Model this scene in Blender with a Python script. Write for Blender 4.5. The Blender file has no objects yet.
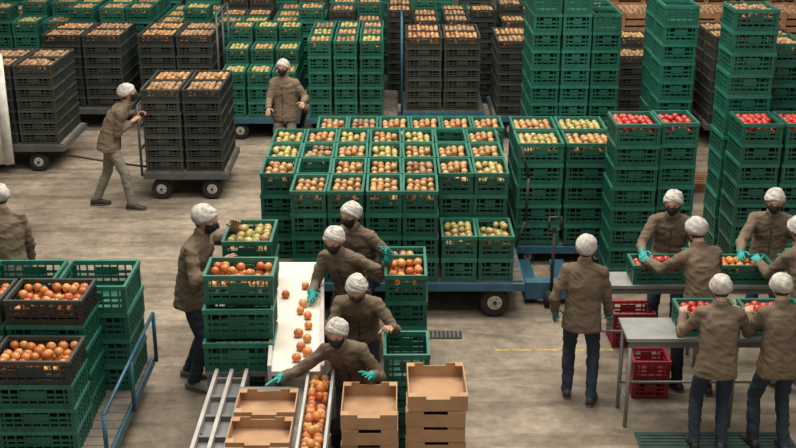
import bpy, math, random
import numpy as np
from mathutils import Vector, Matrix, noise
random.seed(7)
rnd = random.random
def U(a,b): return a+(b-a)*rnd()

# ------------------------------------------------------------------ materials
MATS = {}
def new_mat(name):
    m = bpy.data.materials.new(name); m.use_nodes = True
    nt = m.node_tree; b = nt.nodes['Principled BSDF']
    MATS[name] = m
    return m, nt, b
def mat_var(name, cols, rough=.5, metal=0., nscale=6., namt=.25, bump=0., bscale=60., island=True, spec=.5, trans=0.):
    """base colour = random per mesh island ramp between cols, modulated by noise grime"""
    m, nt, b = new_mat(name)
    if len(cols) == 1: cols = [cols[0], cols[0]]
    N = nt.nodes; L = nt.links
    geo = N.new('ShaderNodeNewGeometry'); oi = N.new('ShaderNodeObjectInfo')
    ramp = N.new('ShaderNodeValToRGB')
    el = ramp.color_ramp.elements
    while len(el) < len(cols): el.new(.5)
    for i, c in enumerate(cols):
        el[i].position = i/max(1, len(cols)-1); el[i].color = (*c, 1)
    L.new((geo.outputs['Random Per Island'] if island else oi.outputs['Random']), ramp.inputs['Fac'])
    tc = N.new('ShaderNodeTexCoord')
    nz = N.new('ShaderNodeTexNoise'); nz.inputs['Scale'].default_value = nscale; nz.inputs['Detail'].default_value = 5
    L.new(tc.outputs['Object'], nz.inputs['Vector'])
    mr = N.new('ShaderNodeMapRange'); mr.inputs[1].default_value = .3; mr.inputs[2].default_value = .7
    mr.inputs[3].default_value = 1-namt; mr.inputs[4].default_value = 1+namt
    L.new(nz.outputs['Fac'], mr.inputs[0])
    hsv = N.new('ShaderNodeHueSaturation')
    L.new(ramp.outputs['Color'], hsv.inputs['Color']); L.new(mr.outputs[0], hsv.inputs['Value'])
    L.new(hsv.outputs['Color'], b.inputs['Base Color'])
    b.inputs['Roughness'].default_value = rough; b.inputs['Metallic'].default_value = metal
    b.inputs['Specular IOR Level'].default_value = spec
    if bump > 0:
        n2 = N.new('ShaderNodeTexNoise'); n2.inputs['Scale'].default_value = bscale; n2.inputs['Detail'].default_value = 4
        L.new(tc.outputs['Object'], n2.inputs['Vector'])
        bp = N.new('ShaderNodeBump'); bp.inputs['Strength'].default_value = bump; bp.inputs['Distance'].default_value = .01
        L.new(n2.outputs['Fac'], bp.inputs['Height']); L.new(bp.outputs[0], b.inputs['Normal'])
    return m
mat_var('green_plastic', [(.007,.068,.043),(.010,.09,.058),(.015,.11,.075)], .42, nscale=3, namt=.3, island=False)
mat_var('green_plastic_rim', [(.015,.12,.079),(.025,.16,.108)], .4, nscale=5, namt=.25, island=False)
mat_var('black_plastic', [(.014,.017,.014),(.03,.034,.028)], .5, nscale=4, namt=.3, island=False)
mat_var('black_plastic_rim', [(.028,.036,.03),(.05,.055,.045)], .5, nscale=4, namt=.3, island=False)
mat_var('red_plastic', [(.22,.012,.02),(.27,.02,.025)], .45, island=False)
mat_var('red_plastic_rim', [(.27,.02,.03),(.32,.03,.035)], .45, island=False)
mat_var('fruit_pale', [(.36,.15,.055),(.5,.28,.1),(.48,.31,.13),(.28,.1,.04),(.44,.28,.1)], .5, nscale=20, namt=.2)
mat_var('fruit_yellow', [(.42,.34,.09),(.4,.34,.13),(.42,.26,.1),(.3,.28,.08)], .45, nscale=20)
mat_var('fruit_orange', [(.56,.17,.035),(.6,.22,.05),(.6,.31,.1),(.46,.1,.025),(.56,.2,.045)], .45, nscale=18, namt=.18)
mat_var('fruit_red', [(.4,.02,.018),(.5,.035,.025),(.45,.06,.03)], .3, nscale=12)
mat_var('fruit_brown', [(.19,.1,.045),(.32,.18,.08),(.4,.25,.13),(.22,.09,.04)], .6, nscale=20)
mat_var('cardboard', [(.38,.22,.11),(.44,.26,.14)], .85, nscale=8, namt=.12)
mat_var('wood', [(.3,.14,.06),(.36,.19,.09),(.25,.11,.05)], .8, nscale=8, namt=.3)
mat_var('steel', [(.3,.3,.28)], .42, metal=.5, namt=.2)
mat_var('white_paint', [(.42,.4,.36)], .5, namt=.15)
mat_var('dull_steel', [(.17,.165,.155)], .5, metal=.3, namt=.2)
mat_var('blue_paint', [(.02,.085,.13),(.03,.11,.16)], .45, namt=.25)
mat_var('grey_paint', [(.07,.075,.07)], .5, namt=.25)
mat_var('deck_wood', [(.12,.1,.08),(.16,.13,.1)], .8, namt=.3)
mat_var('rubber', [(.012,.012,.012)], .75)
mat_var('hub', [(.4,.37,.32)], .5, namt=.2)
mat_var('belt', [(.62,.56,.48)], .6, nscale=5, namt=.08)
mat_var('white_cloth', [(.66,.63,.56)], .85, bump=.3, bscale=8)
mat_var('jacket', [(.165,.122,.083),(.14,.104,.07),(.185,.138,.095)], .85, nscale=4, namt=.16, bump=.5, bscale=22, island=False, spec=.2)
mat_var('zip', [(.05,.04,.03)], .6)
mat_var('jeans', [(.03,.042,.058)], .85, nscale=5, namt=.25, bump=.4, bscale=30, spec=.2)
mat_var('black_trousers', [(.02,.02,.023)], .85, nscale=5, namt=.25, bump=.4, bscale=30, spec=.2)
mat_var('grey_trousers', [(.2,.18,.145)], .85, nscale=5, namt=.2, bump=.4, bscale=30, spec=.2)
mat_var('skin', [(.42,.23,.15)], .5, namt=.08)
mat_var('lips', [(.32,.1,.08)], .5)
mat_var('eye_white', [(.6,.58,.55)], .25)
mat_var('iris', [(.02,.012,.008)], .2)
mat_var('hair', [(.018,.012,.009)], .6)
mat_var('hair_net', [(.45,.42,.37)], .85, nscale=28, namt=.3, bump=.6, bscale=70)
mat_var('face_mask', [(.012,.012,.014)], .7)
mat_var('glove_teal', [(.01,.27,.24)], .45, namt=.12)
mat_var('shoe', [(.03,.026,.022)], .6)
mat_var('shoe_light', [(.2,.18,.16)], .6)
mat_var('sole', [(.12,.11,.1)], .8)
mat_var('mat_green', [(.018,.045,.036)], .7, nscale=10)
mat_var('iron', [(.05,.045,.04)], .6, metal=.4)
mat_var('wall_paint', [(.12,.1,.08)], .9, nscale=1.5, namt=.3)

def floor_mat():
    m, nt, b = new_mat('concrete_floor'); N = nt.nodes; L = nt.links
    tc = N.new('ShaderNodeTexCoord')
    n1 = N.new('ShaderNodeTexNoise'); n1.inputs['Scale'].default_value = .7; n1.inputs['Detail'].default_value = 10; n1.inputs['Roughness'].default_value = .68
    n2 = N.new('ShaderNodeTexNoise'); n2.inputs['Scale'].default_value = 7; n2.inputs['Detail'].default_value = 8; n2.inputs['Roughness'].default_value = .7
    n3 = N.new('ShaderNodeTexVoronoi'); n3.inputs['Scale'].default_value = 22
    L.new(tc.outputs['Object'], n1.inputs['Vector']); L.new(tc.outputs['Object'], n2.inputs['Vector']); L.new(tc.outputs['Object'], n3.inputs['Vector'])
    r1 = N.new('ShaderNodeValToRGB'); e = r1.color_ramp.elements
    e[0].position = .36; e[0].color = (.155,.122,.088,1); e[1].position = .62; e[1].color = (.37,.305,.228,1)
    L.new(n1.outputs['Fac'], r1.inputs['Fac'])
    r2 = N.new('ShaderNodeValToRGB'); e = r2.color_ramp.elements
    e[0].position = .35; e[0].color = (.62,.6,.58,1); e[1].position = .6; e[1].color = (1.05,1.05,1.05,1)
    L.new(n2.outputs['Fac'], r2.inputs['Fac'])
    mx = N.new('ShaderNodeMixRGB'); mx.blend_type = 'MULTIPLY'; mx.inputs[0].default_value = .85
    L.new(r1.outputs[0], mx.inputs[1]); L.new(r2.outputs[0], mx.inputs[2])
    r3 = N.new('ShaderNodeValToRGB'); e = r3.color_ramp.elements
    e[0].position = .03; e[0].color = (.5,.45,.4,1); e[1].position = .12; e[1].color = (1,1,1,1)
    L.new(n3.outputs['Distance'], r3.inputs['Fac'])
    mx2 = N.new('ShaderNodeMixRGB'); mx2.blend_type = 'MULTIPLY'; mx2.inputs[0].default_value = .45
    L.new(mx.outputs[0], mx2.inputs[1]); L.new(r3.outputs[0], mx2.inputs[2])
    mp = N.new('ShaderNodeMapping'); mp.inputs['Scale'].default_value = (.35,2.6,1); mp.inputs['Rotation'].default_value = (0,0,.35)
    n4 = N.new('ShaderNodeTexNoise'); n4.inputs['Scale'].default_value = 1.6; n4.inputs['Detail'].default_value = 7; n4.inputs['Distortion'].default_value = 1.2
    L.new(tc.outputs['Object'], mp.inputs[0]); L.new(mp.outputs[0], n4.inputs['Vector'])
    r4 = N.new('ShaderNodeValToRGB'); e = r4.color_ramp.elements
    e[0].position = .38; e[0].color = (.55,.53,.5,1); e[1].position = .52; e[1].color = (1,1,1,1)
    L.new(n4.outputs['Fac'], r4.inputs['Fac'])
    mx3 = N.new('ShaderNodeMixRGB'); mx3.blend_type = 'MULTIPLY'; mx3.inputs[0].default_value = .7
    L.new(mx2.outputs[0], mx3.inputs[1]); L.new(r4.outputs[0], mx3.inputs[2])
    L.new(mx3.outputs[0], b.inputs['Base Color'])
    b.inputs['Roughness'].default_value = .7; b.inputs['Specular IOR Level'].default_value = .3
    bp = N.new('ShaderNodeBump'); bp.inputs['Strength'].default_value = .25; bp.inputs['Distance'].default_value = .01
    L.new(n2.outputs['Fac'], bp.inputs['Height']); L.new(bp.outputs[0], b.inputs['Normal'])
floor_mat()

# ------------------------------------------------------------------ mesh builder
class MB:
    def __init__(s): s.v = []; s.f = []; s.m = []; s.s = []
    def addraw(s, vs, fs, mat, smooth=False):
        o = len(s.v); s.v.extend([tuple(p) for p in vs])
        for f in fs: s.f.append(tuple(i+o for i in f)); s.m.append(mat); s.s.append(smooth)
    def box(s, x0,x1,y0,y1,z0,z1, mat):
        s.addraw([(x0,y0,z0),(x1,y0,z0),(x1,y1,z0),(x0,y1,z0),(x0,y0,z1),(x1,y0,z1),(x1,y1,z1),(x0,y1,z1)],
                 [(0,3,2,1),(4,5,6,7),(0,1,5,4),(1,2,6,5),(2,3,7,6),(3,0,4,7)], mat)
    def loft(s, rings, mat, smooth=True, cap=True):
        n = len(rings[0]); vs = [p for r in rings for p in r]; fs = []
        for i in range(len(rings)-1):
            for j in range(n):
                k = (j+1) % n
                fs.append((i*n+j, i*n+k, (i+1)*n+k, (i+1)*n+j))
        if cap:
            fs.append(tuple(reversed(range(n)))); fs.append(tuple((len(rings)-1)*n+j for j in range(n)))
        s.addraw(vs, fs, mat, smooth)
    def cone(s, p0, p1, r0, r1, mat, n=12, smooth=True, cap=True):
        p0 = Vector(p0); p1 = Vector(p1); d = (p1-p0)
        if d.length < 1e-6: return
        d.normalize(); a = d.orthogonal().normalized(); b = d.cross(a)
        rr = []
        for p, r in ((p0,r0),(p1,r1)):
            rr.append([p+a*(r*math.cos(2*math.pi*j/n))+b*(r*math.sin(2*math.pi*j/n)) for j in range(n)])
        s.loft(rr, mat, smooth, cap)
    def tube(s, pts, r, mat, n=8):
        for a, b in zip(pts[:-1], pts[1:]): s.cone(a, b, r, r, mat, n)
        for p in pts[1:-1]: s.ell(p, (r,r,r), mat, n, 5)
    def ell(s, c, r, mat, n=14, m=9, M=None):
        c = Vector(c)
        vs = []; fs = []
        for i in range(1, m):
            t = math.pi*i/m
            for j in range(n):
                a = 2*math.pi*j/n
                p = Vector((r[0]*math.sin(t)*math.cos(a), r[1]*math.sin(t)*math.sin(a), -r[2]*math.cos(t)))
                if M is not None: p = M @ p
                vs.append(c+p)
        for i in range(m-2):
            for j in range(n):
                k = (j+1) % n
                fs.append((i*n+j, i*n+k, (i+1)*n+k, (i+1)*n+j))
        lo = Vector((0,0,-r[2])); hi = Vector((0,0,r[2]))
        if M is not None: lo = M@lo; hi = M@hi
        b0 = len(vs); vs.append(c+lo); vs.append(c+hi)
        for j in range(n):
            k = (j+1) % n
            fs.append((b0, k, j)); fs.append((b0+1, (m-2)*n+j, (m-2)*n+k))
        s.addraw(vs, fs, mat, True)
    def lathe_y(s, c, prof, mat, n=24):
        rings = [[(c[0]+r*math.cos(2*math.pi*j/n), c[1]+y, c[2]+r*math.sin(2*math.pi*j/n)) for j in range(n)] for r, y in prof]
        s.loft(rings, mat, False, True)
    def add(s, o, M=None, flip=False):
        k = len(s.v)
        if M is None: s.v.extend(o.v)
        else: s.v.extend([tuple(M @ Vector(p)) for p in o.v])
        for f in o.f:
            g = tuple(i+k for i in f)
            s.f.append(g[::-1] if flip else g)
        s.m.extend(o.m); s.s.extend(o.s)
    def setmat(s, mat): s.m = [mat]*len(s.f); return s
    def mesh(s, name):
        me = bpy.data.meshes.new(name); me.from_pydata(s.v, [], s.f)
        names = sorted(set(s.m)); ix = {n: i for i, n in enumerate(names)}
        for n in names: me.materials.append(MATS[n])
        me.polygons.foreach_set('material_index', [ix[a] for a in s.m])
        me.polygons.foreach_set('use_smooth', s.s)
        me.update(); return me
    def obj(s, name, loc=(0,0,0), rz=0.):
        return place(name, s.mesh(name), loc, rz)
def place(name, me, loc=(0,0,0), rz=0.):
    o = bpy.data.objects.new(name, me); o.location = loc; o.rotation_euler = (0,0,rz)
    bpy.context.scene.collection.objects.link(o); return o

def remesh(mb, voxel, it, mat, wr=0., off=0.):
    me = bpy.data.meshes.new('t'); me.from_pydata([tuple(p) for p in mb.v], [], mb.f)
    o = bpy.data.objects.new('t', me); bpy.context.scene.collection.objects.link(o)
    r = o.modifiers.new('r', 'REMESH'); r.mode = 'VOXEL'; r.voxel_size = voxel
    if it:
        sm = o.modifiers.new('s', 'SMOOTH'); sm.factor = .5; sm.iterations = it
    dg = bpy.context.evaluated_depsgraph_get(); dg.update()
    ev = o.evaluated_get(dg); m2 = ev.to_mesh()
    out = MB()
    vs = []
    for v in m2.vertices:
        p = v.co.copy()
        if wr:
            q = Vector((p.x*6+off, p.y*6+p.z*3, p.z*11))
            q2 = Vector((p.x*13+5+off, p.y*13-p.z*6, p.z*24+p.x*8))
            fold = 1-2.6*abs(noise.noise(q)); fine = 1-2.6*abs(noise.noise(q2))
            p = p + v.normal*(wr*(.55*fold+.4*fine-.45))
        vs.append(tuple(p))
    out.addraw(vs, [tuple(p.vertices) for p in m2.polygons], mat, True)
    ev.to_mesh_clear(); bpy.data.objects.remove(o); bpy.data.meshes.remove(me)
    return out

# ------------------------------------------------------------------ crates and fruit
def crate(w, d, h, c):
    b = MB(); rim = c+'_rim'; t = .012; X = w/2; Y = d/2
    b.box(-X+.012,X-.012,-Y+.012,Y-.012,.008,.02,c)
    for sx in (-1,1):
        for sy in (-1,1):
            x0,x1 = sorted((sx*(X-.045), sx*(X-.006))); y0,y1 = sorted((sy*(Y-.045), sy*(Y-.006)))
            b.box(x0,x1,y0,y1,0,h*.84,c)
    bands = [(0,.2),(.3,.4),(.5,.6)]
    for sy in (-1,1):
        for a,e in bands:
            y0,y1 = sorted((sy*(Y-.022), sy*(Y-.01))); b.box(-X+.04,X-.04,y0,y1,a*h,e*h,c)
        n = max(3,int(w/.065))
        for i in range(1,n):
            x = -X+w*i/n; y0,y1 = sorted((sy*(Y-.02), sy*(Y-.005))); b.box(x-.006,x+.006,y0,y1,.004,h*.8,c)
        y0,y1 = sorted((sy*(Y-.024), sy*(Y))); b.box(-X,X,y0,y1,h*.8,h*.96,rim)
        b.box(-X*.3,X*.3,*sorted((sy*(Y-.019),sy*(Y-.007))),h*.42,h*.72,c)
    for sx in (-1,1):
        for a,e in bands:
            x0,x1 = sorted((sx*(X-.022), sx*(X-.01))); b.box(x0,x1,-Y+.04,Y-.04,a*h,e*h,c)
        n = max(3,int(d/.065))
        for i in range(1,n):
            y = -Y+d*i/n; x0,x1 = sorted((sx*(X-.02), sx*(X-.005))); b.box(x0,x1,y-.006,y+.006,.004,h*.8,c)
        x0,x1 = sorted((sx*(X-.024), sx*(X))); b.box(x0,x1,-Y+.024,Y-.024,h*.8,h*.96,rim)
    return b
FR = {}
def fruit(r, mat, hi=False):
    k = (mat, hi)
    if k not in FR:
        b = MB(); n, prof = (12, [(.0,.78),(.25,.92),(.62,.9),(.95,.45),(1,.0),(.88,-.5),(.55,-.85),(.2,-.9),(0,-.82)]) if hi else \
                    (8, [(0,.82),(.55,.88),(.98,.3),(.9,-.45),(.4,-.9),(0,-.85)])
        rings = [[(max(q,.02)*math.cos(2*math.pi*j/n), max(q,.02)*math.sin(2*math.pi*j/n), -z) for j in range(n)] for q, z in prof]
        b.loft(rings, mat, True, True)
        FR[k] = b
    return FR[k]
def put_fruit(b, p, r, mat, hi=False):
    M = Matrix.Translation(p) @ Matrix.Rotation(U(0,6.28),4,'Z') @ Matrix.Rotation(U(-1.2,1.2),4,'X') @ Matrix.Scale(r*U(.88,1.1),4)
    b.add(fruit(r,mat,hi), M)
    if hi:
        f = MB(); f.cone((0,0,.8),(0.1,0,1.22),.07,.05,'hair',5); b.add(f, M)
def heap(b, w, d, z, mat, r=.036, full=1., hi=False, base='black_plastic'):
    b.box(-w/2+.03,w/2-.03,-d/2+.03,d/2-.03,z-.14,z-.12,base)
    nx = int((w-.06)/(2*r*.97)); ny = int((d-.06)/(2*r*.97))
    for lay in (0,1):
        for i in range(nx):
            for j in range(ny):
                if lay and rnd() > full: continue
                x = -w/2+.03+(w-.06)*(i+.5)/nx+U(-.008,.008); y = -d/2+.03+(d-.06)*(j+.5)/ny+U(-.008,.008)
                e = 1-max(abs(x)/(w/2),abs(y)/(d/2))
                put_fruit(b,(x,y,z-.035-(.05 if not lay else 0)+.05*min(1,e*1.6)*U(.3,1)*lay), r, mat, hi and lay==1)
CR = {}
def stack_mesh(w,d,h,n,c,fr,var,top=None,tn=1,full=.93,hi=False,step=0.):
    key = (round(w,3),round(d,3),h,n,c,fr,var,top,tn,full,hi,step)
    if key in CR: return CR[key]
    b = MB()
    for i in range(n):
        cc = top if (top and i >= n-tn) else c
        M = Matrix.Translation((U(-.006,.006),U(-.006,.006)+i*step,i*h*.965)) @ Matrix.Rotation(math.radians(U(-.9,.9)),4,'Z')
        b.add(crate(w,d,h,cc), M)
    if fr:
        hp = MB(); heap(hp, w-.02, d-.02, 0, fr, full=full, hi=hi)
        b.add(hp, Matrix.Translation((0,(n-1)*step,(n-1)*h*.965+h*.84)))
    CR[key] = b.mesh('crate_stack'); return CR[key]
NAMES = {'green_plastic':'green_crate_stack','black_plastic':'black_crate_stack','red_plastic':'red_crate'}
def stack(x,y,z,n,w=.365,d=.57,h=.25,c='green_plastic',fr=None,top=None,tn=1,full=.93,hi=False,nvar=2,rz=0,step=0.):
    return place(NAMES[c], stack_mesh(w,d,h,n,c,fr,random.randrange(nvar),top,tn,full,hi,step),(x,y,z),math.radians(rz))
def block(x0,y0,z,nx,ny,ns,w,d,h,c,frs,g=.02,**k):
    for i in range(nx):
        for j in range(ny):
            n = random.choice(ns) if not isinstance(ns,int) else ns
            stack(x0+w/2+i*(w+g), y0+d/2+j*(d+g), z, n, w,d,h,c, random.choice(frs) if frs else None, **k)

# ------------------------------------------------------------------ carts
def wheel(b, x, y, z, r, wd=.08):
    b.lathe_y((x,y,z), [(r*.6,-wd/2),(r*.93,-wd/2),(r,-wd*.3),(r,wd*.3),(r*.93,wd/2),(r*.6,wd/2)], 'rubber')
    b.lathe_y((x,y,z), [(r*.2,-wd*.58),(r*.42,-wd*.56),(r*.5,-wd*.52),(r*.5,wd*.52),(r*.42,wd*.56),(r*.2,wd*.58)], 'hub')
    b.lathe_y((x,y,z), [(r*.14,-wd*.75),(r*.14,wd*.75)], 'iron', 10)
    for k in range(5):
        a = k*1.2566; b.cone((x+r*.32*math.cos(a),y-wd*.62,z+r*.32*math.sin(a)),(x+r*.32*math.cos(a),y+wd*.62,z+r*.32*math.sin(a)),r*.05,r*.05,'iron',6)
def cart(x0,x1,y0,y1,dz,r,paint='blue_paint',left=0,right=0,inset=.3,tow=None,rails=(.33,.66,1.)):
    b = MB()
    b.box(x0,x1,y0,y0+.05,dz-.1,dz-.02,paint); b.box(x0,x1,y1-.05,y1,dz-.1,dz-.02,paint)
    b.box(x0,x0+.05,y0+.05,y1-.05,dz-.1,dz-.02,paint); b.box(x1-.05,x1,y0+.05,y1-.05,dz-.1,dz-.02,paint)
    n = int((y1-y0-.1)/.12)
    for i in range(n):
        ya = y0+.05+(y1-y0-.1)*i/n; b.box(x0+.02,x1-.02,ya+.004,ya+(y1-y0-.1)/n-.004,dz-.025,dz-.001,'deck_wood')
    for xx in (x0+inset, x1-inset):
        b.box(xx-.04,xx+.04,y0+.1,y1-.1,dz-.16,dz-.1,paint)
        b.cone((xx,y0+.06,r),(xx,y1-.06,r),.02,.02,'iron',8)
        for yy in (y0+.09,y1-.09):
            wheel(b,xx,yy,r,r*.9)
            b.box(xx-.03,xx+.03,yy+(.08 if yy<(y0+y1)/2 else -.11),yy+(.11 if yy<(y0+y1)/2 else -.08),r-.03,dz-.1,paint)
    for side,hh in ((x0-.02,left),(x1+.02,right)):
        if hh:
            for yy in (y0+.03,(y0+y1)/2,y1-.03): b.tube([(side,yy,dz-.06),(side,yy,dz+hh)],.018,paint)
            for zz in rails: b.tube([(side,y0+.03,dz+hh*zz),(side,y1-.03,dz+hh*zz)],.016,paint)
    if tow: b.tube(tow,.016,'iron')
    return b.obj('crate_trolley')

# ------------------------------------------------------------------ people
def hand_template(curl, spread=0., thumb=0.):
    b = MB()
    b.ell((0,.045,0),(.04,.055,.016),'skin',12,8)
    b.cone((-.026,.03,0),(-.03,.088,0),.013,.012,'skin'); b.cone((.026,.03,0),(.03,.082,0),.012,.011,'skin')
    b.cone((0,.02,0),(0,.09,0),.016,.014,'skin'); b.cone((0,-.03,0),(0,.03,0),.024,.024,'skin')
    b.ell((0,-.03,0),(.024,.02,.022),'skin',10,6)
    for i,(x,ln) in enumerate(zip((-.031,-.0105,.0105,.031),(.07,.079,.073,.056))):
        a = math.radians(10+4*i)*curl; p = Vector((x,.086-.004*abs(i-1.2),0)); out = (i-1.5)*(.06+spread)
        for s,(fr,r0,r1) in enumerate(((.45,.0098,.009),(.3,.009,.0082),(.25,.0082,.007))):
            dr = Vector((math.sin(out)*math.cos(a), math.cos(out)*math.cos(a), -math.sin(a)))
            q = p+dr*ln*fr; b.cone(p,q,r0,r1,'skin',8); b.ell(p,(r0,r0,r0),'skin',8,6); p = q
            a += math.radians(28+3*i)*curl
        b.ell(p,(.0072,.0072,.0072),'skin',8,6)
    p = Vector((-.028,.018,-.006))
    for dr,ln,r0,r1 in ((Vector((-.75,.62,-.2-thumb)),.042,.013,.0105),(Vector((-.35,.9,-.3-thumb)),.032,.0105,.009),(Vector((-.1,.95,-.35-thumb)),.024,.009,.0075)):
        dr.normalize(); q = p+dr*ln; b.cone(p,q,r0,r1,'skin',8); b.ell(p,(r0,r0,r0),'skin',8,6); p = q
    b.ell(p,(.0078,.0078,.0078),'skin',8,6)
    return remesh(b,.0045,2,'skin')
HANDS = {'relaxed':hand_template(.6), 'grip':hand_template(1.75,0,.7), 'open':hand_template(.3,.05)}

def face_pt(u, z):
    """head surface, local; u azimuth (0=front), z in [-1,1]"""
    r = math.sqrt(max(0,1-z*z)); dx = r*math.sin(u); dy = r*math.cos(u)
    x = .076*dx; y = .096*dy; zz = .118*z
    if z < -.15:
        t = (-z-.15)/.85; x *= 1-.28*t; y = y*(1-.1*t)+.012*t*(1 if dy>0 else 3)
    if dy < 0: y *= 1.04
    if dy > 0:
        g = lambda cx,cz,sx,sz: math.exp(-((x-cx)/sx)**2-((zz-cz)/sz)**2)
        y += .021*g(0,-.024,.012,.02)+.009*g(0,0,.009,.022)+.004*g(0,.032,.045,.012)
        y -= .009*g(.031,.008,.015,.013)+.009*g(-.031,.008,.015,.013)
        y += .005*g(0,-.062,.022,.01)+.007*g(0,-.098,.022,.016)+.003*(g(.042,-.025,.018,.02)+g(-.042,-.025,.018,.02))
    return Vector((x,y,zz))
def head_template(mask, hseed):
    b = MB(); n = 40; m = 30; rings = []
    for i in range(m+1):
        z = -math.cos(math.pi*(i+.25)/(m+.5)); rings.append([face_pt(-2*math.pi*j/n, z) for j in range(n)])
    b.loft([r[::-1] for r in rings],'skin',True,True)
    for sx in (-1,1):
        M = Matrix.Rotation(sx*.35,3,'Z')
        b.ell((sx*.077,-.008,-.006),(.009,.019,.031),'skin',10,8,M)
        b.ell((sx*.083,-.004,-.006),(.004,.011,.02),'lips',8,6,M)
        e = Vector((sx*.031,face_pt(math.atan2(sx*.031/.076,.9),.07).y-.004,.008))
        b.ell(e,(.0135,.009,.0068),'eye_white',12,8); b.ell(e+Vector((0,.0065,0)),(.006,.004,.006),'iris',10,6)
        b.cone(e+Vector((-.014,.006,.0185)),e+Vector((.014,.006,.0185)),.003,.003,'hair',6)
        b.cone(e+Vector((-.013,.006,.007)),e+Vector((.013,.006,.007)),.002,.002,'hair',6)
    if mask:
        nu = 18; nv = 10; vs = []; fs = []
        for i in range(nv+1):
            for j in range(nu+1):
                u = -1.25+2.5*j/nu; top = -.02+.14*math.exp(-(u*2.2)**2); z = -.97+(top+.97)*i/nv + .12*abs(u)*(1-i/nv)
                p = face_pt(u,min(z,.6)); o = Vector((p.x,p.y,0)).normalized()
                vs.append(p+o*(.006+.008*math.exp(-(u*1.5)**2)*math.sin(math.pi*i/nv)))
        for i in range(nv):
            for j in range(nu):
                a = i*(nu+1)+j; fs.append((a,a+nu+1,a+nu+2,a+1))
        b.addraw(vs,fs,'face_mask',True)
        for sx in (-1,1):
            b.tube([face_pt(sx*1.2,0)*1.05,(sx*.082,.01,.02),(sx*.084,-.012,.03)],.0018,'face_mask',5)
            b.tube([face_pt(sx*1.2,-.5)*1.05,(sx*.08,.005,-.03),(sx*.082,-.016,-.03)],.0018,'face_mask',5)
    else:
        b.ell((0,.098,-.058),(.021,.008,.0045),'lips',12,6); b.ell((0,.097,-.066),(.018,.008,.0055),'lips',12,6)
    b.ell((0,-.026,.012),(.0795,.082,.1),'hair',18,12)
    # bouffant hair net: gathered elastic edge, soft bag hanging back
    n = 48; m = 18; rings = []
    for i in range(m+3):
        ring = []
        for j in range(n):
            a = 2*math.pi*j/n; fr = math.cos(a)
            te = math.radians(110 - 50*max(0,fr)**1.1 + 24*max(0,-fr)**.7)
            t = te*min(i,m)/m; k = 1.0
            if i > m: t = te+math.radians(3*(i-m)); k = 1-.07*(i-m)
            if i == m: k = .95
            if i == m-1: k = .985
            ed = max(0,(min(i,m)/m-.55)/.45)
            pl = 1+.014*math.sin(a*20+hseed)*ed + .03*math.sin(i*.55+a*2+hseed)+.02*math.sin(i*1.2+a*5+hseed*2)
            pl += .07*max(0,-fr)*math.sin(math.pi*min(i,m)/m)
            x = math.sin(a)*math.sin(t)*.096*k*pl; y = fr*math.sin(t)*.114*k*pl-.014; z = math.cos(t)*.106*k*pl+.018
            ring.append((x,y,z))
        rings.append(ring[::-1])
    b.loft(rings[::-1],'hair_net',True,False)
    return b
HEADS = {(mk,i):head_template(mk,i*1.7) for mk in (True,False) for i in range(3)}

def ik(a,b,l1,l2,pole):
    d = b-a; L = d.length; mx = (l1+l2)*.992
    if L > mx: b = a+d*(mx/L); d = b-a; L = mx
    if L < .12: L = .12
    dn = d.normalized(); c = (l1*l1+L*L-l2*l2)/(2*L); hh = math.sqrt(max(l1*l1-c*c,0))
    pl = (pole-dn*pole.dot(dn)).normalized()
    return a+dn*c+pl*hh, b
def V(*a): return Vector(a)

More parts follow.
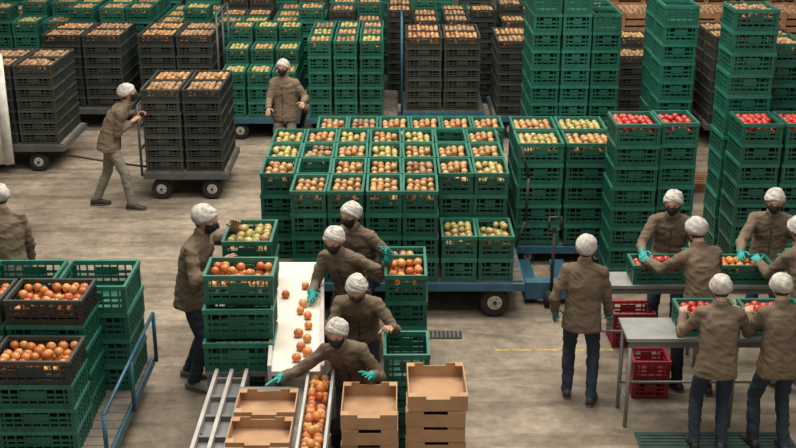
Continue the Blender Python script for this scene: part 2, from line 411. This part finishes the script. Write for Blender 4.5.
def worker(x,y,face,h=1.70,lean=0,side=0,rh=None,lh=None,feet=((.11,0),(-.11,0)),hy=0,hp=0,pants='jeans',glove='glove_teal',
           mask=True,hand='relaxed',bulk=.95,drop=0.,seed=0,shoes='shoe',back=None,elbow=(.45,-.5,-.8),ftoe=(8,8)):
    s = h/1.74; a = math.radians(face)
    Wm = Matrix(((math.cos(a),math.sin(a),0,x),(-math.sin(a),math.cos(a),0,y),(0,0,1,0),(0,0,0,1)))
    inv = Wm.inverted()
    B = MB(); J = MB()
    ln = math.radians(lean); sd = math.radians(side)
    bk = -math.sin(ln)*.16 if back is None else back
    pel = V(0,bk,.945*s-drop)
    Ls = [-.15,-.08,0,.08,.16,.24,.32,.39,.44,.48,.51]
    ws = [.204,.2,.19,.18,.176,.18,.184,.18,.152,.102,.07]
    ds = [.15,.148,.14,.13,.126,.128,.13,.122,.104,.082,.066]
    def frame(L):
        k = .25+.75*min(max(L/.35,0),1); A = ln*k; S = sd*k
        up = V(math.sin(S),math.sin(A)*math.cos(S),math.cos(A)*math.cos(S)).normalized()
        r = V(1,0,0); r = (r-up*r.dot(up)).normalized(); f = up.cross(r)
        return up,r,f
    cur = {0:pel.copy()}
    p = pel.copy(); L = 0
    while L < .7:
        up,r,f = frame(L); p = p+up*.01*s; L = round(L+.01,3); cur[L] = p.copy()
    p = pel.copy(); L = 0
    while L > -.2:
        up,r,f = frame(L); p = p-up*.01*s; L = round(L-.01,3); cur[L] = p.copy()
    rings = []
    n = 24
    for L,w,d in zip(Ls,ws,ds):
        up,r,f = frame(L); c = cur[round(L,3)]; w*=s*bulk; d*=s*bulk
        rings.append([c+r*(w*math.copysign(abs(math.cos(t))**.85,math.cos(t)))+f*(d*math.copysign(abs(math.sin(t))**.85,math.sin(t))) for t in [2*math.pi*j/n for j in range(n)]])
    J.loft(rings,'jacket')
    up,r,f = frame(.43); sc = cur[.43]
    for q in (-1,1):
        J.cone(sc+up*.03*s,sc+r*(q*.16*s)+up*.0,.07*s,.066*s,'jacket',14)
    upn,rn,fn = frame(.5); nb = cur[.5]
    J.cone(nb-upn*.03,nb+upn*.06*s,.082*s,.068*s,'jacket',16)
    poles = {1:V(elbow[0],elbow[1],elbow[2]), -1:V(-elbow[0],elbow[1],elbow[2])}
    defs = {1:rh,-1:lh}; cuffs = []
    for q in (1,-1):
        sh = sc+r*(q*.165*s)
        tg = defs[q]
        if tg is None: tgt = sh+V(q*.07,.08,-.52*s)
        else: tgt = inv @ Vector(tg)
        el,wr = ik(sh,tgt,.29*s,.255*s,poles[q])
        J.ell(sh,(.065*s,.066*s,.066*s),'jacket')
        J.cone(sh,el,.065*s*bulk,.055*s*bulk,'jacket',14); J.ell(el,(.056*s*bulk,)*3,'jacket')
        J.cone(el,wr,.056*s*bulk,.042*s,'jacket',14)
        dr = (wr-el).normalized(); cuffs.append((q,el,wr,dr))
    B.add(remesh(J,.0115,3,'jacket',.014,x*3+y))
    zp = []
    for L in (-.13,-.05,.05,.15,.25,.35,.42):
        up2,r2,f2 = frame(L); d = np.interp(L,Ls,ds)*s*bulk; zp.append(cur[round(L,3)]+f2*(d+.0))
    B.tube(zp,.006,'zip',6)
    for q,el,wr,dr in cuffs:
        down = V(-q*.55,.15,-.8)
        if hand == 'grip': down = V(-q*.3,.2,-.9)
        if defs[q] is None: down = V(-q*1.,0,-.05)
        pn = (down-dr*down.dot(dr)).normalized(); Z = -pn; Y = dr; X = Y.cross(Z)
        M = Matrix(((X.x,Y.x,Z.x,wr.x),(X.y,Y.y,Z.y,wr.y),(X.z,Y.z,Z.z,wr.z),(0,0,0,1))) @ Matrix.Scale(s*1.03,4)
        H = MB(); H.add(HANDS['relaxed' if defs[q] is None else hand]); H.setmat(glove if glove else 'skin')
        if q == -1: B.add(H, M @ Matrix.Scale(-1,4,(1,0,0)), True)
        else: B.add(H, M)
        if glove: B.cone(wr-dr*.035,wr+dr*.02,.045*s,.032*s,glove,14)
    T = MB()
    T.ell(pel-V(0,0,.02),(.165*s,.12*s,.13*s),pants)
    for q,(fx,fy),toe in ((1,feet[0],ftoe[0]),(-1,feet[1],ftoe[1])):
        hip = pel+V(q*.088*s,0,-.045*s); ank = V(fx,fy,.085*s)
        kn,an = ik(hip,ank,.43*s,.425*s,V(q*.12,1,0))
        T.ell(hip,(.09*s,.098*s,.09*s),pants); T.cone(hip,kn,.088*s,.066*s,pants,16); T.ell(kn,(.066*s,)*3,pants)
        T.cone(kn,kn+(an-kn)*.35,.066*s,.064*s,pants,16); T.cone(kn+(an-kn)*.35,an-V(0,0,.01),.064*s,.054*s,pants,16)
        T.ell(an+V(0,-.005,.0),(.055*s,.06*s,.035*s),pants)
        ta = math.radians(toe)*q; fd = V(math.sin(ta),math.cos(ta),0); rd = V(math.cos(ta),-math.sin(ta),0)
        base = V(an.x,an.y,0)
        lift = max(0,an.z-.085*s)
        for zlo,zhi,mt,e in ((.0,.022,'sole',1.06),(.02,None,shoes,1.)):
            rr = []
            for t,w,zt in ((-.085,.02,.05),(-.075,.034,.075),(-.03,.04,.1),(.03,.041,.095),(.08,.044,.068),(.13,.045,.052),(.165,.036,.044),(.185,.015,.034)):
                c = base+fd*(t*s); top = zhi if zhi else zt; w2 = w*s*e
                rr.append([c+rd*(w2*ca)+V(0,0,lift+zlo+(top-zlo)*sa) for ca,sa in ((-1,0),(-1,.45),(-.75,.85),(-.3,1),(.3,1),(.75,.85),(1,.45),(1,0))])
            B.loft(rr,mt,True,True)
    B.add(remesh(T,.0135,3,pants,.012,x*2))
    ha = math.radians(hy); hpi = math.radians(hp)
    hup = (upn*.6+V(0,0,.4)).normalized()
    B.cone(nb-upn*.03,nb+hup*.12*s,.056*s,.05*s,'skin',16)
    ax = ln*.75
    R = Matrix.Rotation(-sd*-.4,3,'Y') @ Matrix.Rotation(-ha,3,'Z') @ Matrix.Rotation(-(ax+hpi),3,'X')
    hc = nb+hup*.09*s + R @ V(0,.018,.075)*s
    M = Matrix.Translation(hc) @ R.to_4x4() @ Matrix.Scale(s*1.04,4)
    B.add(HEADS[(mask,seed%3)], M)
    return B.obj('worker',(x,y,0),-a)

# ------------------------------------------------------------------ room
def plane(name,x0,x1,y0,y1,z0,z1,mat):
    b = MB(); b.box(x0,x1,y0,y1,z0,z1,mat); return b.obj(name)
plane('floor',-12,14,2,27,-.1,0,'concrete_floor')
plane('wall_back',-12,14,27,27.2,0,7,'wall_paint')
plane('wall_left',-12.2,-12,2,27,0,7,'wall_paint')
plane('wall_right',14,14.2,2,27,0,7,'wall_paint')

G='green_plastic'; K='black_plastic'
# --- central trolley
cart(-1.5,1.3,10.84,13.9,.42,.17,tow=[(1.3,11.9,.38),(1.4,11.9,.7),(1.42,11.9,1.2),(1.33,11.9,1.55)])
xs = [-1.27+.375*i for i in range(7)]
def ff(): return random.choice(['fruit_pale','fruit_pale','fruit_pale','fruit_yellow','fruit_brown'])
for x in xs[1:5]: stack(x-.0,11.17,.42,4,fr=ff(),full=.7)
for x in xs[5:]: stack(x+.02,11.17,.42,2,fr=random.choice(['fruit_pale','fruit_yellow']),full=.6)
for r in range(1,5):
    yy = 11.17+r*.6
    for i,x in enumerate(xs):
        if i == 0 and r > 3: continue
        stack(x+(.1 if r==4 else 0),yy,.42,4,fr=ff() if rnd()<.85 else None,full=.6)

# --- trolley pulled by man at left
cart(-3.4,-2.28,14.65,15.95,.4,.15,'grey_paint',left=.9,inset=.22,tow=[(-3.4,15.2,.3),(-3.9,15.25,.35),(-4.6,15.3,.45)])
block(-3.37,14.7,.4,2,2,7,.51,.58,.165,K,['fruit_brown','fruit_pale'],g=.03,full=.95)
# left edge trolley
cart(-7.3,-4.8,15.9,17.2,.42,.15,'grey_paint',inset=.4)
block(-7.2,15.95,.42,4,2,7,.56,.58,.17,K,['fruit_brown'],g=.03)
b = MB()
rr=[]
for i in range(2):
    z = 1.75-1.6*i
    rr.append([( -6.4+.88*j/30, 15.82+.03*math.sin(j*1.3+i), z) for j in range(31)] + [( -6.4+.88*(30-j)/30, 15.845+.03*math.sin((30-j)*1.3+i), z) for j in range(31)])
b.loft(rr,'white_cloth'); b.obj('hanging_white_sheet')

# --- background rows (y ~18)
def bgcart(x0,x1,y0,y1,paint='blue_paint',**k): cart(x0,x1,y0,y1,.38,.15,paint,**k)
bgcart(-5.75,-4.35,18.2,19.5,'grey_paint'); block(-5.7,18.25,.38,2,2,[7],.62,.58,.175,K,['fruit_brown','fruit_pale'],g=.03)
bgcart(-4.2,-2.9,18.2,19.5,'grey_paint',right=1.5,rails=(1.,));  block(-4.16,18.25,.38,2,2,[7],.58,.58,.175,K,['fruit_brown','fruit_pale'],g=.03)
bgcart(-2.8,-1.55,17.6,19.6)
for j,n in enumerate((3,4,5)):
    for i in range(3): stack(-2.58+i*.4,17.92+j*.61,.38,n,fr=['fruit_yellow','fruit_yellow','fruit_pale'][(i+j)%3])
bgcart(-1.45,.0,17.6,19.5)
for j,n in enumerate((5,5,5)):
    for i in range(3): stack(-1.22+i*.4,17.92+j*.61,.38,n,fr=['fruit_pale','fruit_brown','fruit_yellow'][(i+2*j)%3])
bgcart(.08,1.4,18.0,19.4,'blue_paint',left=1.45,rails=(1.,)); block(.12,18.05,.38,2,2,[7],.58,.58,.175,K,['fruit_brown','fruit_pale'],g=.03)
bgcart(1.5,2.9,17.7,19.1,'blue_paint'); block(1.55,17.75,.38,2,2,[7],.6,.58,.175,K,['fruit_brown','fruit_pale'],g=.03)
bgcart(3.35,4.65,17.4,18.8,'grey_paint'); block(3.4,17.45,.38,2,2,[6,7],.58,.58,.175,K,['fruit_brown','fruit_pale'],g=.03)
bgcart(4.75,6.3,17.2,18.6,'grey_paint'); block(4.78,17.25,.38,2,2,[8],.6,.58,.175,K,['fruit_brown','fruit_pale'],g=.03)
for k in range(17):
    x = -8.2+k*1.0
    if 2.9 <= x <= 7.3: continue
    for j in range(3):
        y = 20.0+j*.62
        if -.3 < x < 3: cc = K if j<2 else G
        elif x < -5: cc = G
        else: cc = random.choice([G,G,K])
        if cc == G:
            for q in range(2): stack(x+q*.46+.23,y+.3,.02,random.choice([6,6,7,7]),w=.44,d=.58,fr=ff())
        else: 
            for q in range(2): stack(x+q*.46+.23,y+.3,.02,random.choice([8,8,9]),w=.44,d=.58,h=.19,c=K,fr=random.choice(['fruit_brown','fruit_pale']))
for k in range(22):
    stack(-9+k*.75,22.6,.0,random.choice([8,9,9,10]),w=.62,d=.5,c=random.choice([G,G,K]))
def wooden_bin(x,y,z,w=1.06,d=1.0,h=.55,full=False):
    b = MB()
    for i in range(4):
        z0 = .07+i*(h-.07)/4; z1 = z0+(h-.07)/4-.035
        b.box(0,w,.03,.05,z0,z1,'wood'); b.box(0,w,d-.05,d-.03,z0,z1,'wood'); b.box(0,.02,.055,d-.055,z0,z1,'wood'); b.box(w-.02,w,.055,d-.055,z0,z1,'wood')
    for xx in (.0,w/2-.04,w-.08):
        for yy in (.0,d-.03): b.box(xx,xx+.08,yy,yy+.03,0.04,h,'wood')
    for i in range(7): b.box(w*i/7+.01,w*(i+1)/7-.01,.055,d-.055,.04,.058,'wood')
    for yy in (0.05,d/2-.04,d-.13): b.box(0,w,yy,yy+.08,0,.04,'wood')
    if full:
        hp = MB(); heap(hp,w-.1,d-.14,0,'fruit_brown',r=.045)
        b.add(hp, Matrix.Translation((w/2,d/2,h-.03)))
    b.obj('wooden_bin',(x,y,z))
for i in range(3):
    for j in range(3): wooden_bin(3.85+i*1.15,19.9+.06*(j%2),.0+j*.552,full=(j==2))
for i in range(3):
    for j in range(4): wooden_bin(3.95+i*1.15,21.1,.0+j*.552,full=(j==3))
# --- right-hand tall green pile
for i,(x,n) in enumerate(((1.78,11),(2.18,11),(2.58,10))):
    for j in range(2): stack(x+.2,15.5+j*.6,.0,n,w=.385,fr=None)
stack(3.56,14.7,0,11,w=.44); stack(3.57,15.35,0,11,w=.42)
# low trolley w/ yellow fruit
cart(1.3,2.5,12.33,13.6,.25,.1,inset=.2)
for j in range(2):
    for i,(x,w) in enumerate(((1.6,.5),(2.17,.54))):
        stack(x,12.65+j*.62,.25,5,w=w+.02,d=.58,fr=['fruit_yellow','fruit_pale'][(i+j)%2])
stack(2.53,11.98,0,8,w=.48,d=.55,h=.24,fr='fruit_red',hi=True,full=1.)
stack(2.99,12.03,0,8,w=.4,d=.55,h=.24,fr='fruit_red',hi=True,full=.7)
stack(3.96,12.95,0,12,w=.5,d=.55,fr='fruit_brown')
for i in range(3): stack(4.5+i*.5,13.5,0,10,w=.46,d=.57,fr='fruit_pale')
for i in range(3): stack(3.9+i*.47,12.15,0,8,w=.44,d=.55,h=.235,fr='fruit_red',hi=True,full=.9)
b=MB()
for i in range(6): b.box(0,.9,.02+i*.1,.1+i*.1,.1,.12,'wood')
for yy in (0.02,.5): b.box(0,.9,yy,yy+.08,0,.1,'wood')
b.obj('wooden_pallet',(4.0,15.0,0))

# pallet jack
b=MB()
b.box(-.27,-.11,0,.9,.07,.11,'blue_paint'); b.box(.11,.27,0,.9,.07,.11,'blue_paint'); b.box(-.27,.27,-.14,0,.07,.26,'blue_paint')
for xx in (-.19,.19): b.cone((xx-.06,.8,.035),(xx+.06,.8,.035),.035,.035,'rubber',12)
b.cone((-.07,-.16,.09),(.07,-.16,.09),.09,.09,'rubber',16)
b.tube([(0,-.16,.18),(0,-.2,.85)],.018,'iron')
b.tube([(0,-.2,.85),(-.06,-.21,.9),(-.06,-.22,1.02),(.06,-.22,1.02),(.06,-.21,.9),(0,-.2,.85)],.014,'iron')
b.obj('pallet_jack',(1.62,11.35,0))

# --- front-left trolley + crates
cart(-4.4,-2.22,7.55,9.45,.3,.12,right=.42,inset=.35,rails=(1.,))
for x in (-2.55,-3.18,-3.81): stack(x,9.05,.3,4,w=.6,d=.6)
for i,x in enumerate((-2.78,-3.42)): stack(x,8.47,.3,5,w=.62,d=.46,h=.22,fr='fruit_orange',top=K,tn=1,full=.6,hi=True)
for i,x in enumerate((-2.76,-3.4)): stack(x,7.95,.3,4,w=.62,d=.46,h=.205,fr='fruit_orange',top=K,tn=1,full=.75,hi=True)

# --- sorting conveyor
b = MB()
def quadprism(pts,z0,z1,mat):
    b.addraw([(x,y,z0) for x,y in pts]+[(x,y,z1) for x,y in pts],[(3,2,1,0),(4,5,6,7),(0,1,5,4),(1,2,6,5),(2,3,7,6),(3,0,4,7)],mat)
def bx(y,e):
    t=(y-7.98)/(10.25-7.98); return (-.98-.17*t) if e==0 else (-.6-.14*t)
quadprism([(bx(7.98,0),7.98),(bx(7.98,1),7.98),(bx(10.25,1),10.25),(bx(10.25,0),10.25)],.84,.88,'belt')
for e,off in ((0,-.03),(1,.03)):
    x0=bx(7.98,e); x1=bx(10.25,e); a_,c_=sorted((0,off))
    quadprism([(x0+a_,7.98),(x0+c_,7.98),(x1+c_,10.25),(x1+a_,10.25)],.78,.93,'white_paint')
for y in (8.0,9.1,10.2):
    for e in (0,1): b.box(bx(y,e)-.025,bx(y,e)+.025,y-.025,y+.025,0,.8,'dull_steel')
    b.box(bx(y,0),bx(y,1),y-.02,y+.02,.3,.34,'dull_steel')
b.box(-.69,-.5,6.3,7.98,.78,.8,'dull_steel'); b.box(-.7,-.68,6.3,7.98,.78,.9,'white_paint'); b.box(-.51,-.49,6.3,7.98,.78,.9,'white_paint')
for y in (6.35,7.2,7.9): 
    for x in (-.69,-.5): b.box(x-.02,x+.02,y-.02,y+.02,0,.78,'dull_steel')
for x in (-1.46,-1.34,-1.22): b.box(x-.014,x+.014,6.3,8.32,.68,.73,'white_paint')
b.box(-1.22,-.72,6.3,7.9,.76,.79,'dull_steel')
b.box(-1.45,-1.23,6.3,8.3,.645,.66,'dull_steel')
for i in range(7): b.box(-1.45,-1.23,6.4+i*.3,6.43+i*.3,.66,.7,'dull_steel')
for y in (6.4,7.4,8.3):
    for x in (-1.46,-1.22): b.box(x-.02,x+.02,y-.02,y+.02,0,.66,'dull_steel')
b.box(-1.56,-1.02,8.33,9.05,.655,.69,'dull_steel')
for y in (8.36,9.02):
    for x in (-1.53,-1.06): b.box(x-.02,x+.02,y-.02,y+.02,0,.66,'dull_steel')
b.obj('sorting_conveyor')
b = MB()
for i in range(24):
    y = 6.4+i*.066
    for x in (-.64,-.56):
        if rnd()<.95: put_fruit(b,(x+U(-.006,.006),y+U(-.01,.01),.838+U(0,.012)),.037,'fruit_orange',True)
for i in range(14): put_fruit(b,(-.6+U(-.04,.04),6.5+rnd()*1.35,.885),.036,'fruit_orange',True)
for (x,y) in ((-.84,9.6),(-.83,9.2),(-.84,9.05),(-.77,8.95),(-.75,8.75),(-.82,8.6),(-.74,8.5),(-.78,8.35),(-.72,8.25),(-.8,8.15),(-.7,8.1),(-.74,8.02),(-1.0,9.4)):
    put_fruit(b,(x,y,.915),.038,'fruit_orange',True)
b.obj('fruit_on_conveyor')

# crates left of belt
stack(-1.29,8.55,.69,3,w=.57,d=.42,h=.265,fr='fruit_orange',hi=True,full=.5,nvar=1,step=.09)
stack(-1.32,9.6,0,6,w=.44,d=.57,h=.25,fr='fruit_yellow',full=.8,hi=True)
# crates right of workers
stack(.07,9.38,0,5,w=.37,d=.5,fr='fruit_orange',hi=True,full=.6)
stack(.07,8.36,0,4,w=.37,d=.45,h=.245,fr=None)
stack(.08,10.0,0,4,w=.37,d=.5,h=.27,fr='fruit_pale',full=.7)

# cardboard trays
def tray_stack(x,y,z,n,w=.42,d=.42,h=.115,rz=0):
    b = MB(); t=.008
    for i in range(n):
        k = MB()
        k.box(-w/2,w/2,-d/2,d/2,0,t,'cardboard')
        k.box(-w/2,-w/2+t,-d/2,d/2,t,h,'cardboard'); k.box(w/2-t,w/2,-d/2,d/2,t,h,'cardboard')
        for sy in (-1,1):
            y0,y1 = sorted((sy*d/2, sy*(d/2-t)))
            k.box(-w/2+t,w/2-t,y0,y1,t,h*.8,'cardboard')
            k.box(-w/2+t,-w*.2,y0,y1,h*.8,h,'cardboard'); k.box(w*.2,w/2-t,y0,y1,h*.8,h,'cardboard')
            for sx in (-1,1):
                x0,x1 = sorted((sx*(w/2-t), sx*(w/2-.06))); k.box(x0,x1,*sorted((sy*(d/2-t),sy*(d/2-.06))),h-t,h,'cardboard')
        b.add(k, Matrix.Translation((U(-.006,.006),U(-.006,.006),i*(h+.004))) @ Matrix.Rotation(math.radians(U(-1.5,1.5)),4,'Z'))
    return b.obj('cardboard_tray_stack',(x,y,z),math.radians(rz))
tray_stack(.28,7.62,0,8,w=.43,d=.54,h=.122)
tray_stack(-.2,7.4,0,8,w=.4,d=.5,h=.117)
tray_stack(-.965,7.5,.79,1,w=.44,d=.36,h=.1)
tray_stack(-.965,7.08,.79,1,w=.44,d=.36,h=.1)
tray_stack(-.965,6.66,.79,1,w=.44,d=.36,h=.1)

# --- right tables
def steel_table(x0,x1,y0,y1,z):
    b = MB(); b.box(x0,x1,y0,y1,z-.03,z,'steel')
    b.box(x0+.02,x1-.02,y0+.02,y0+.04,z-.09,z-.03,'dull_steel'); b.box(x0+.02,x1-.02,y1-.04,y1-.02,z-.09,z-.03,'dull_steel')
    n = 3 if x1-x0>1.2 else 2
    for i in range(n):
        x = x0+.04+(x1-x0-.08)*i/(n-1)
        for y in (y0+.04,y1-.04): b.cone((x,y,0),(x,y,z-.03),.018,.018,'steel',10)
        b.tube([(x,y0+.04,.25),(x,y1-.04,.25)],.012,'dull_steel')
    b.tube([(x0+.04,y1-.04,.25),(x1-.04,y1-.04,.25)],.012,'dull_steel')
    b.obj('steel_work_table')
steel_table(1.9,3.75,8.62,9.04,.85)
steel_table(1.8,3.8,9.74,10.08,.85)
stack(2.6,8.84,.85,1,w=.5,d=.36,h=.2,fr='fruit_red',hi=True,full=.9)
stack(3.14,8.84,.85,1,w=.5,d=.36,h=.2,fr='fruit_red',hi=True,full=.9)
stack(2.4,9.91,.85,1,w=.5,d=.3,h=.2,fr='fruit_red',hi=True)
stack(3.2,9.91,.85,1,w=.5,d=.3,h=.2,fr='fruit_orange',hi=True)
stack(2.26,9.3,0,2,w=.34,d=.3,h=.19,c='red_plastic')
stack(2.3,10.35,0,2,w=.42,d=.34,h=.19,c='red_plastic')

# floor details
b=MB(); b.box(2.0,3.3,7.9,8.55,.0,.012,'mat_green')
for i in range(12): b.box(2.02,3.28,7.92+i*.052,7.94+i*.052,.012,.018,'mat_green')
b.obj('rubber_floor_mat')
b=MB(); b.box(.28,.64,10.38,10.56,.0,.006,'iron')
for i in range(8): b.box(.3+i*.042,.32+i*.042,10.4,10.54,.006,.012,'dull_steel')
b.obj('drain_grate')
mat_var('yellow_paint',[(.4,.28,.08)],.7,nscale=14,namt=.5)
b=MB(); b.box(.95,2.1,10.12,10.15,0,.003,'yellow_paint'); b.obj('floor_line_marking')

# ------------------------------------------------------------------ workers
worker(-3.64,14.4,86,h=1.74,lean=38,rh=(-3.44,14.42,1.16),lh=(-3.43,14.72,1.2),feet=((.12,.14),(-.1,-.36)),hp=-28,pants='grey_trousers',glove=None,hand='grip',seed=1,bulk=1.,elbow=(.6,-.7,-.5))
worker(-1.62,16.1,192,h=1.64,lean=5,hp=8,pants='grey_trousers',glove=None,rh=(-1.83,15.78,.98),lh=(-1.34,15.84,1.05),bulk=1.06)
worker(-1.78,9.42,106,h=1.78,lean=17,rh=(-1.52,9.12,1.3),lh=(-1.45,9.6,1.48),feet=((.1,-.05),(-.12,-.2)),hp=4,glove=None,pants='jeans',seed=2,shoes='shoe_light',bulk=1.)
worker(-.37,10.2,210,h=1.68,lean=26,drop=.1,rh=(-.72,9.9,1.02),lh=(-.1,9.85,1.14),hp=-8,hy=8,seed=0)
worker(-.46,9.6,202,h=1.68,lean=35,side=5,drop=.08,rh=(-.76,9.33,.95),lh=(-.08,9.34,1.28),hp=-8,seed=1)
worker(-.32,8.8,186,h=1.6,lean=40,drop=.09,rh=(-.52,8.4,1.0),lh=(-.06,8.42,1.04),hp=0,hy=-6,glove=None,hand='grip',seed=2,pants='black_trousers')
worker(-.36,8.0,190,h=1.54,lean=38,side=10,drop=.09,rh=(-.9,7.75,.94),lh=(-.2,7.68,1.0),hp=-14,hy=8,seed=0,hand='open',pants='black_trousers')
worker(1.6,9.12,12,h=1.58,lean=3,rh=(1.86,9.22,.76),lh=(1.38,9.24,.82),feet=((.12,-.03),(-.1,.08)),hy=12,seed=0)
worker(2.62,10.36,192,h=1.64,lean=24,rh=(2.28,10.0,1.08),lh=(2.74,9.98,1.1),hp=-4,seed=1,hy=10)
worker(2.66,9.33,-18,h=1.66,lean=24,rh=(2.72,9.72,1.1),lh=(2.28,9.72,1.1),hp=8,seed=2,pants='black_trousers',feet=((.1,-.1),(-.12,.05)))
worker(2.55,8.3,6,h=1.54,lean=11,rh=(2.82,8.62,1.08),lh=(2.34,8.62,1.08),hp=14,seed=1,glove=None,hand='grip',hy=-8)
worker(3.04,8.3,-6,h=1.55,lean=13,rh=(3.32,8.62,1.08),lh=(2.88,8.62,1.08),hp=12,seed=0,glove=None,hand='grip',feet=((.12,-.06),(-.1,.05)))
worker(3.58,10.36,196,h=1.66,lean=24,rh=(3.2,10.0,1.08),lh=(3.7,9.98,1.1),hp=-2,seed=2)
worker(3.58,9.36,-22,h=1.66,lean=26,rh=(3.6,9.72,1.1),lh=(3.28,9.72,1.1),hp=2,seed=1)
worker(-3.72,10.2,-30,h=1.68,lean=8,hp=8,seed=1,glove=None)

# ------------------------------------------------------------------ light
w = bpy.data.worlds.new('world'); bpy.context.scene.world = w; w.use_nodes = True
w.node_tree.nodes['Background'].inputs[0].default_value = (1.,.95,.88,1); w.node_tree.nodes['Background'].inputs[1].default_value = .36
def area(name,loc,size,e,col,rot=(0,0,0)):
    l = bpy.data.lights.new(name,'AREA'); l.energy = e; l.size = size[0]; l.shape='RECTANGLE'; l.size_y = size[1]; l.color = col
    o = bpy.data.objects.new(name,l); o.location = loc; o.rotation_euler = rot; bpy.context.scene.collection.objects.link(o)
area('ceiling_light',(-1,11,9),(8,4),1050,(1,.95,.86))
area('ceiling_light',(0,18,9),(9,4),920,(1,.95,.86))
area('ceiling_light',(2,5,9),(8,3),430,(1,.95,.88))

cam = bpy.data.cameras.new('camera'); cam.sensor_width = 36; cam.lens = 36*1150/796; cam.clip_end = 200
co = bpy.data.objects.new('camera',cam); co.location = (0,0,5); co.rotation_euler = (math.radians(70),0,0)
bpy.context.scene.collection.objects.link(co); bpy.context.scene.camera = co
bpy.context.scene.view_settings.view_transform = 'Standard'
